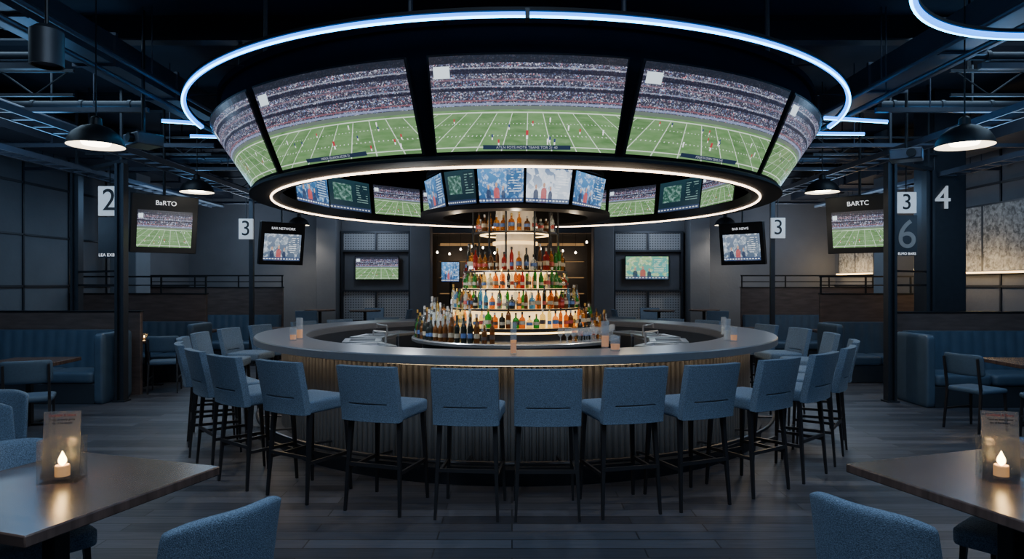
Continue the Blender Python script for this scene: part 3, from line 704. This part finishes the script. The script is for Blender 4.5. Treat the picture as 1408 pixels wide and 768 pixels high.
def candle(loc,rz,s=1.0,card=True,cx=0):
    th=thing('votive_candle','lit candle in a square clear glass on a table','candle',loc,(0,0,rz),group='glass votive candles')
    MB().panel([-.08*s,-.068*s,.068*s,.08*s],[-.06*s,-.048*s,.048*s,.06*s],{(1,1)},.02*s,.19*s,fn=lambda p:(p[0],p[2],p[1])).obj('glass_wall',mGlass,th)
    MB().box((0,0,.01*s),(.16*s,.12*s,.02*s)).obj('glass_base',mGlass,th)
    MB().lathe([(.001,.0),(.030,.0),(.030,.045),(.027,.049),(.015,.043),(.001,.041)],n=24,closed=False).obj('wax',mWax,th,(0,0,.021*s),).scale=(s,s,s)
    MB().lathe([(.001,0),(.010,.006),(.0165,.018),(.0165,.030),(.010,.046),(.004,.058),(.001,.066)],n=16,closed=False).obj('flame',mFlame,th,(0,0,.066*s)).scale=(s,s,s)
    light('POINT',(loc[0],loc[1]-.02,loc[2]+.145*s),1.1*s,(1,.55,.2),.02)
    if card:
        c=thing('menu_card','translucent menu card with small lettering standing behind candle','menu',(loc[0]+cx,loc[1]+.10,loc[2]),(rad(-4),0,rz),group='menu cards')
        MB().box((0,0,.145),(.155,.006,.29)).obj('card',mCard,c)
        MB().box((0,0,.006),(.16,.05,.012)).obj('holder',mGlass,c)
        text('Cocktails & Share',.016,mRed,'lettering',c,(0,-.005,.272),ext=.0004)
        text('Taste us every game',.013,mInk,'lettering',c,(0,-.005,.252),ext=.0004)
        text('day of the season',.012,mInk,'lettering',c,(0,-.005,.236),ext=.0004)
    return th
candle((-2.04,2.97,.75),rad(14),cx=-.075); candle((2.22,2.97,.75),rad(-14),cx=.075)
light('POINT',(-1.95,2.5,1.35),1.6,(.85,.9,1),.1);light('POINT',(2.15,2.5,1.35),1.6,(.85,.9,1),.1)
candle((-6.1,12.5,.75),0,.6,False);candle((6.2,12.5,.75),0,.6,False);candle((-5.9,10.5,.75),0,.5,False)

# ------------------------------------------------------------------ booths, partitions
mBase=M('banquette base',(.02,.027,.038),.6)
def banquette(loc,L,rz,label,wing=0,ret=0):
    th=thing('banquette',label,'sofa',loc,(0,0,rz),group='blue channelled banquettes')
    MB().box((0,-.02,.14),(L,.62,.28)).obj('base',mBase,th,bevel=.01)
    n=max(2,int(L/.6))
    for i in range(n):
        w=L/n;x0=-L/2+w*(i+.5)
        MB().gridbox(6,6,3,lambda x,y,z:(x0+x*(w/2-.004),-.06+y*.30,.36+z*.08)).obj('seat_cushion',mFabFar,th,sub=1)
    nc=int(L/.15)
    def bf(x,y,z):
        bulge=.014*abs(math.sin((x+1)/2*nc*pi)) if y<0 else 0
        return (x*L/2,.27+y*.07-bulge+.05*(z+1)/2,.66+z*.31)
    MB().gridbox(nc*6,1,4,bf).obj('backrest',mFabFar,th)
    if wing:
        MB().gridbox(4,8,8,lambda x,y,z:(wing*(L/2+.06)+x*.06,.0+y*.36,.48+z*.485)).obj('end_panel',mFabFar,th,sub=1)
    if ret:
        MB().gridbox(4,8,4,lambda x,y,z:(-wing*(L/2-.28)+x*.28,-.72+y*.36,.36+z*.08)).obj('seat_return',mFabFar,th,sub=1)
        MB().box((-wing*(L/2-.28),-.72,.14),(.54,.7,.28)).obj('base_return',mBlack,th)
    return th
banquette((-6.79,9.25,0),2.2,0,'blue channel-tufted corner banquette beside steel post',1,1)
banquette((6.75,9.0,0),2.3,0,'blue channel-tufted corner banquette beside steel frame',-1,1)
banquette((-6.1,11.3,0),1.3,rad(0),'blue banquette with end panel behind the first booth',1)
banquette((6.15,11.2,0),1.3,rad(0),'blue banquette with end panel behind the first booth',-1)
banquette((-6.4,13.8,0),2.8,0,'long dark blue banquette along brown partition')
banquette((6.4,13.8,0),2.8,0,'long dark blue banquette along brown partition')
def partition(x0,x1,y,h,rail=0,label='low brown wood partition with black rail'):
    th=thing('partition',label,'partition',((x0+x1)/2,y,0),group='low wood partitions')
    L=x1-x0
    MB().box((0,0,h/2),(L,.07,h)).obj('panel',mBrown,th,bevel=.006)
    MB().box((0,0,h+.012),(L+.02,.09,.024)).obj('cap',mBlack,th)
    if rail:
        mb=MB();n=max(2,int(L/.8)+1)
        for i in range(n): mb.box((-L/2+.02+i*(L-.04)/(n-1),0,h+.02+rail/2),(.025,.025,rail))
        mb.box((0,0,h+rail+.02),(L,.04,.03));mb.box((0,0,h+rail*.55),(L,.02,.02))
        mb.obj('rail',mBlack,th)
    return th
partition(-7.95,-5.5,9.72,1.22);partition(5.5,7.95,9.45,1.22)
partition(-7.95,-5.5,11.8,1.45,.3);partition(5.5,7.95,11.7,1.45,.3)
partition(-7.9,-5.0,14.3,1.55,.25);partition(5.0,7.9,14.3,1.55,.25)

def frame(pa,pb,label):
    th=thing('steel_gantry',label,'gantry',((pa[0]+pb[0])/2,(pa[1]+pb[1])/2,0),group='black steel portal gantries')
    c=Vector(((pa[0]+pb[0])/2,(pa[1]+pb[1])/2,0));d=Vector((pb[0]-pa[0],pb[1]-pa[1],0));rz=math.atan2(d.y,d.x)
    for p in(pa,pb):
        l=Vector((p[0],p[1],0))-c
        mb=MB();mb.box((-.045,0,1.66),(.035,.12,3.32));mb.box((.045,0,1.66),(.035,.12,3.32));mb.box((0,0,1.66),(.07,.02,3.32))
        mb.box((0,0,.01),(.17,.17,.02));mb.obj('post',mDark,th,l)
        MB().box((0,0,0),(.03,.03,ZC-3.36)).obj('hanger',mDark,th,l+Vector((0,0,(3.36+ZC)/2)))
    MB().box((0,0,0),(d.length+.13,.10,.05)).obj('crossbar',mDark,th,(0,0,3.34),(0,0,rz))
    for z in(1.62,1.82): MB().box((0,0,0),(d.length-.1,.03,.03)).obj('rail',mBlack,th,(0,0,z),(0,0,rz))
    return th
frame((-6.65,10.0),(-5.46,9.15),'black steel portal gantry with hanging number sign')
frame((5.27,9.12),(6.20,9.75),'black steel portal gantry with hanging number sign')
for sx in(-1,1):
    th=thing('steel_post','slim black steel post reaching the ceiling','post',(sx*5.25,13.2,0),group='slim steel posts')
    MB().box((0,0,ZC/2),(.08,.08,ZC)).obj('shaft',mDark,th);MB().box((0,0,.01),(.18,.18,.02)).obj('base_plate',mDark,th)
def sign(x,y,z,w,h,num,label,bg=mWhite,fg=mInk,rod=3.32,size=None,sx=.95):
    th=thing('number_sign',label,'sign',(x,y,z),group='table number signs')
    MB().box((0,0,0),(w,.04,h)).obj('board',bg,th,bevel=.004)
    text(num,size or h*1.05,fg,'numeral',th,(0,-.023,-.0),ext=.003,sx=sx)
    if rod: MB().cyl((0,0,h/2),(0,0,rod-z),.008,n=6).obj('hanger',mBlack,th)
    return th
sign(-5.735,9.34,2.82,.32,.42,'2','white square sign with black numeral 2')
th=thing('hanging_plaque','dark plaque with small white lettering below number sign','sign',(-5.735,9.34,2.3))
MB().box((0,0,0),(.32,.03,.58)).obj('board',mDark,th);text('LEA EXBAR',.062,mTextW,'lettering',th,(0,-.017,-.25),ext=.001)
sign(5.64,9.37,2.80,.28,.30,'3','white square sign with black numeral 3')
th=sign(5.64,9.37,2.33,.30,.58,'6','dark sign with large grey numeral 6',mDark,mGreyNum,0,.58,1.0)
text('ELMO BARS',.05,mTextW,'lettering',th,(0,-.023,-.26),ext=.001)
th=thing('number_sign','large white numeral 4 fixed to the dark column','sign',(6.53,9.92,2.93),group='table number signs')
text('4',.50,mWhite,'numeral',th,(0,-.0,0),ext=.012)
MB().box((0,.018,-.03),(.05,.02,.05)).obj('bracket',mBlack,th)
sign(-5.24,12.9,2.72,.28,.40,'3','white sign with black numeral 3 on steel post',rod=3.4)
sign(5.24,12.9,2.74,.28,.40,'3','white sign with black numeral 3 on steel post',rod=3.4)

def hang_tv(x,y,z,rz,w,h,mat,head,hs,label):
    th=thing('television_unit',label,'television',(x,y,z),(rad(10),0,rz),group='hanging television units')
    MB().box((0,.05,0),(w+.16,.1,h+.32)).obj('casing',mBlack,th,bevel=.008)
    a,b_=w/2,h/2;o=-.07
    screen_obj([Vector((-a,-.006,b_+o)),Vector((a,-.006,b_+o)),Vector((a,-.006,-b_+o)),Vector((-a,-.006,-b_+o))],mat,th)
    text(head,hs,mTextW,'lettering',th,(0,-.006,b_+.04),ext=.002)
    MB().cyl((0,.09,h/2),(0,.09+(ZC-z)*.17,ZC-z),.02,n=8).obj('hanger',mBlack,th)
hang_tv(-5.14,9.7,2.52,rad(42),.74,.54,fS,'BaRTO',.095,'black hanging television housing showing football field')
hang_tv(5.14,9.7,2.52,rad(-42),.74,.54,fS,'BARTC',.095,'black hanging television housing showing football field')
hang_tv(-4.66,13.3,2.45,rad(42),.76,.54,pF,'BAR NETWORK',.07,'black hanging television housing showing game pictures')
hang_tv(4.66,13.3,2.45,rad(-42),.76,.54,pF,'BAR NEWS',.07,'black hanging television housing showing game pictures')

mLEDw=M('warm wall washer led',(.9,.7,.4),.3,em=(1.0,.66,.30),es=5,var=0)
for z0,z1,y0,y1 in((1.86,2.95,10.1,12.0),(1.9,2.5,14.4,15.9)):
    th=thing('wall_panel','pale rough stone panel set in wall with warm washer light','wall panel',(7.965,(y0+y1)/2,(z0+z1)/2),group='textured wall panels')
    MB().box((0,0,0),(.05,y1-y0,z1-z0)).obj('stone',mBrick,th)
    MB().box((-.05,0,-(z1-z0)/2-.03),(.08,y1-y0,.03)).obj('led_washer',mLEDw,th)
    MB().panel([-(y1-y0)/2-.03,-(y1-y0)/2,-.02,.02,(y1-y0)/2,(y1-y0)/2+.03],[-(z1-z0)/2-.05,-(z1-z0)/2-.0,(z1-z0)/2,(z1-z0)/2+.03],{(1,1),(3,1)},-.02,.03,fn=lambda p:(-p[1],p[0],p[2])).obj('frame',mDark,th)
    light('POINT',(7.6,(y0+y1)/2-.3,z0+.12),9,(1,.66,.3),.1);light('POINT',(7.6,(y0+y1)/2+.4,z0+.12),9,(1,.66,.3),.1)
    light('POINT',(7.1,(y0+y1)/2,z1+.2),5,(.75,.85,1),.1)
th=thing('strip_light','warm strip light along the wall above the railing','strip light',(7.94,13.15,1.92))
MB().box((0,0,0),(.05,1.3,.03)).obj('diffuser',mLEDw,th);MB().box((.02,0,.03),(.06,1.34,.03)).obj('housing',mDark,th)
light('POINT',(7.6,13.0,1.95),6,(1,.62,.28),.1)
light('POINT',(-7.6,12.6,1.75),7,(1,.65,.3),.1)

def high(x,y):
    th=thing('high_table','dark round high table in front of the rear wall','table',(x,y,0),group='high tables')
    MB().lathe([(.001,1.02),(.34,1.02),(.35,1.03),(.35,1.05),(.001,1.06)],n=32,closed=False).obj('table_top',mWoodT,th)
    mb=MB();mb.cyl((0,0,.02),(0,0,1.03),.035);mb.obj('pedestal',mBlack,th)
    MB().lathe([(.001,.03),(.22,.015),(.23,0),(.001,0)],n=24,closed=False).obj('foot',mBlack,th)
for x,y in((-4.4,15.0),(-3.3,14.7),(3.3,14.7),(4.4,15.0)): high(x,y)
for x,y,a in((-3.3,15.4,180),(-2.6,14.7,90),(2.6,14.7,-90),(3.3,15.4,180),(-4.4,14.3,0),(4.4,14.3,0)):
    dup(st,(x,y,0),rad(a),None,'blue bar stool at a rear high table','bar stools at the rear high tables')

# ------------------------------------------------------------------ pendants
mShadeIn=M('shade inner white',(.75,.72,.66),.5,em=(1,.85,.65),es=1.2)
def pend():
    th=thing('pendant_lamp','black dome pendant lamp with bright white inside','pendant lamp',(0,0,0),group='black dome pendant lamps')
    MB().lathe([(.235,0),(.225,.05),(.19,.11),(.12,.165),(.05,.19),(.045,.25),(.02,.27),(.001,.27)],n=32,closed=False).obj('lamp_shade',mBlack,th)
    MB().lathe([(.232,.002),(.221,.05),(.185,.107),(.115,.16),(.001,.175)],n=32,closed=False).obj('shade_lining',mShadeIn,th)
    MB().lathe([(.001,.008),(.11,.012),(.13,.05),(.08,.12),(.001,.13)],n=20,closed=False).obj('bulb',mBulb,th)
    MB().cyl((0,0,.26),(0,0,1),.007,n=6).obj('cord',mBlack,th)
    return th
pd=None
for x,y,z in((-3.75,5.9,2.88),(4.08,5.9,2.88),(-4.62,9.6,2.98),(4.55,9.6,2.98),(-4.95,15.2,3.0),(4.95,15.2,3.0)):
    if pd is None: pd=pend();o=pd;o.location=(x,y,z)
    else:o=dup(pd,(x,y,z))
    for c in o.children:
        if c.name.startswith('cord'): c.scale=(1,1,(ZC-z-.26)/.74);c.location=(0,0,.26-.26*c.scale[2])
    light('SPOT',(x,y,z-.01),60,(1,.86,.68),.06,spot=130)
th=thing('spotlight','black cylindrical can spotlight hanging from conduit','spotlight',(-2.95,4.15,3.02))
MB().lathe([(.085,0),(.095,.0),(.095,.22),(.06,.25),(.001,.25)],n=24,closed=False).obj('housing',mDark,th)
MB().lathe([(.001,.02),(.08,.02)],n=24,closed=False).obj('lens',mDuct,th)
MB().cyl((0,0,.24),(0,0,ZC-3.02),.012,n=8).obj('hanger',mBlack,th)
for x,y,z in((-4.0,7.1,3.12),(4.70,7.8,3.1)):
    th=thing('projector','black ceiling projector on a drop pole','projector',(x,y,z),(0,0,rad(-35)),group='ceiling projectors')
    MB().box((0,0,.07),(.34,.28,.13)).obj('body',mDuct,th,bevel=.015)
    MB().cyl((.06,-.13,.07),(.06,-.19,.07),.045,.05,n=18).obj('lens',mBlack,th)
    MB().cyl((0,0,.13),(0,0,ZC-z),.018,n=8).obj('pole',mBlack,th)

# ------------------------------------------------------------------ unseen fill lights
BL=(.52,.76,1.0)
light('AREA',(0,1.2,4.3),185,(.62,.80,1),4,sy=2,rot=(rad(12),0,0))  # unseen area light added to light the stool fronts
light('AREA',(-5.4,6.5,4.35),80,BL,2,sy=5)  # side area lights added as blue fill, no fixture
light('AREA',(5.4,6.5,4.35),80,BL,2,sy=5)
light('AREA',(-6,12.5,3.3),36,BL,1.5,sy=3)
light('AREA',(6,12.5,3.3),36,BL,1.5,sy=3)
for a in range(0,360,45):
    light('SPOT',P(a+22,2.3,3.42),44,(.75,.86,1),.05,spot=100)  # unseen spots added inside the canopy to light bar top and bottles
for x in(-6.2,-3.4,3.4,6.2): light('POINT',(x,14.9,3.0),30,(.66,.8,1),.3)  # wall-wash fill added to brighten the rear walls
light('POINT',(-6.6,8.4,2.6),12,(.5,.74,1),.3);light('POINT',(6.6,8.2,2.6),12,(.5,.74,1),.3)
light('POINT',(-6.9,5.0,3.1),16,(.25,.60,1),.3);light('POINT',(6.9,5.0,3.1),16,(.25,.60,1),.3)
light('POINT',(-5.5,7.6,3.15),20,(.14,.48,1),.3);light('POINT',(5.5,7.6,3.15),20,(.14,.48,1),.3)  # blue fill added to brighten the ceiling services
light('POINT',(-5.6,11.6,3.1),15,(.2,.52,1),.3);light('POINT',(5.6,11.6,3.1),15,(.2,.52,1),.3)
light('POINT',(0,3.2,4.2),7,(.15,.5,1),.3)
w=bpy.data.worlds.new('world');S.world=w;w.use_nodes=True
w.node_tree.nodes['Background'].inputs[0].default_value=(.1,.2,.4,1);w.node_tree.nodes['Background'].inputs[1].default_value=.05
# ------------------------------------------------------------------ camera
cam=bpy.data.cameras.new('camera');co=bpy.data.objects.new('camera',cam);COL.objects.link(co)
co.location=(0,0,1.64);co.rotation_euler=(pi/2,0,0);cam.sensor_width=36;cam.lens=36*900/1408;cam.shift_y=6/1408;cam.clip_start=.05
S.camera=co
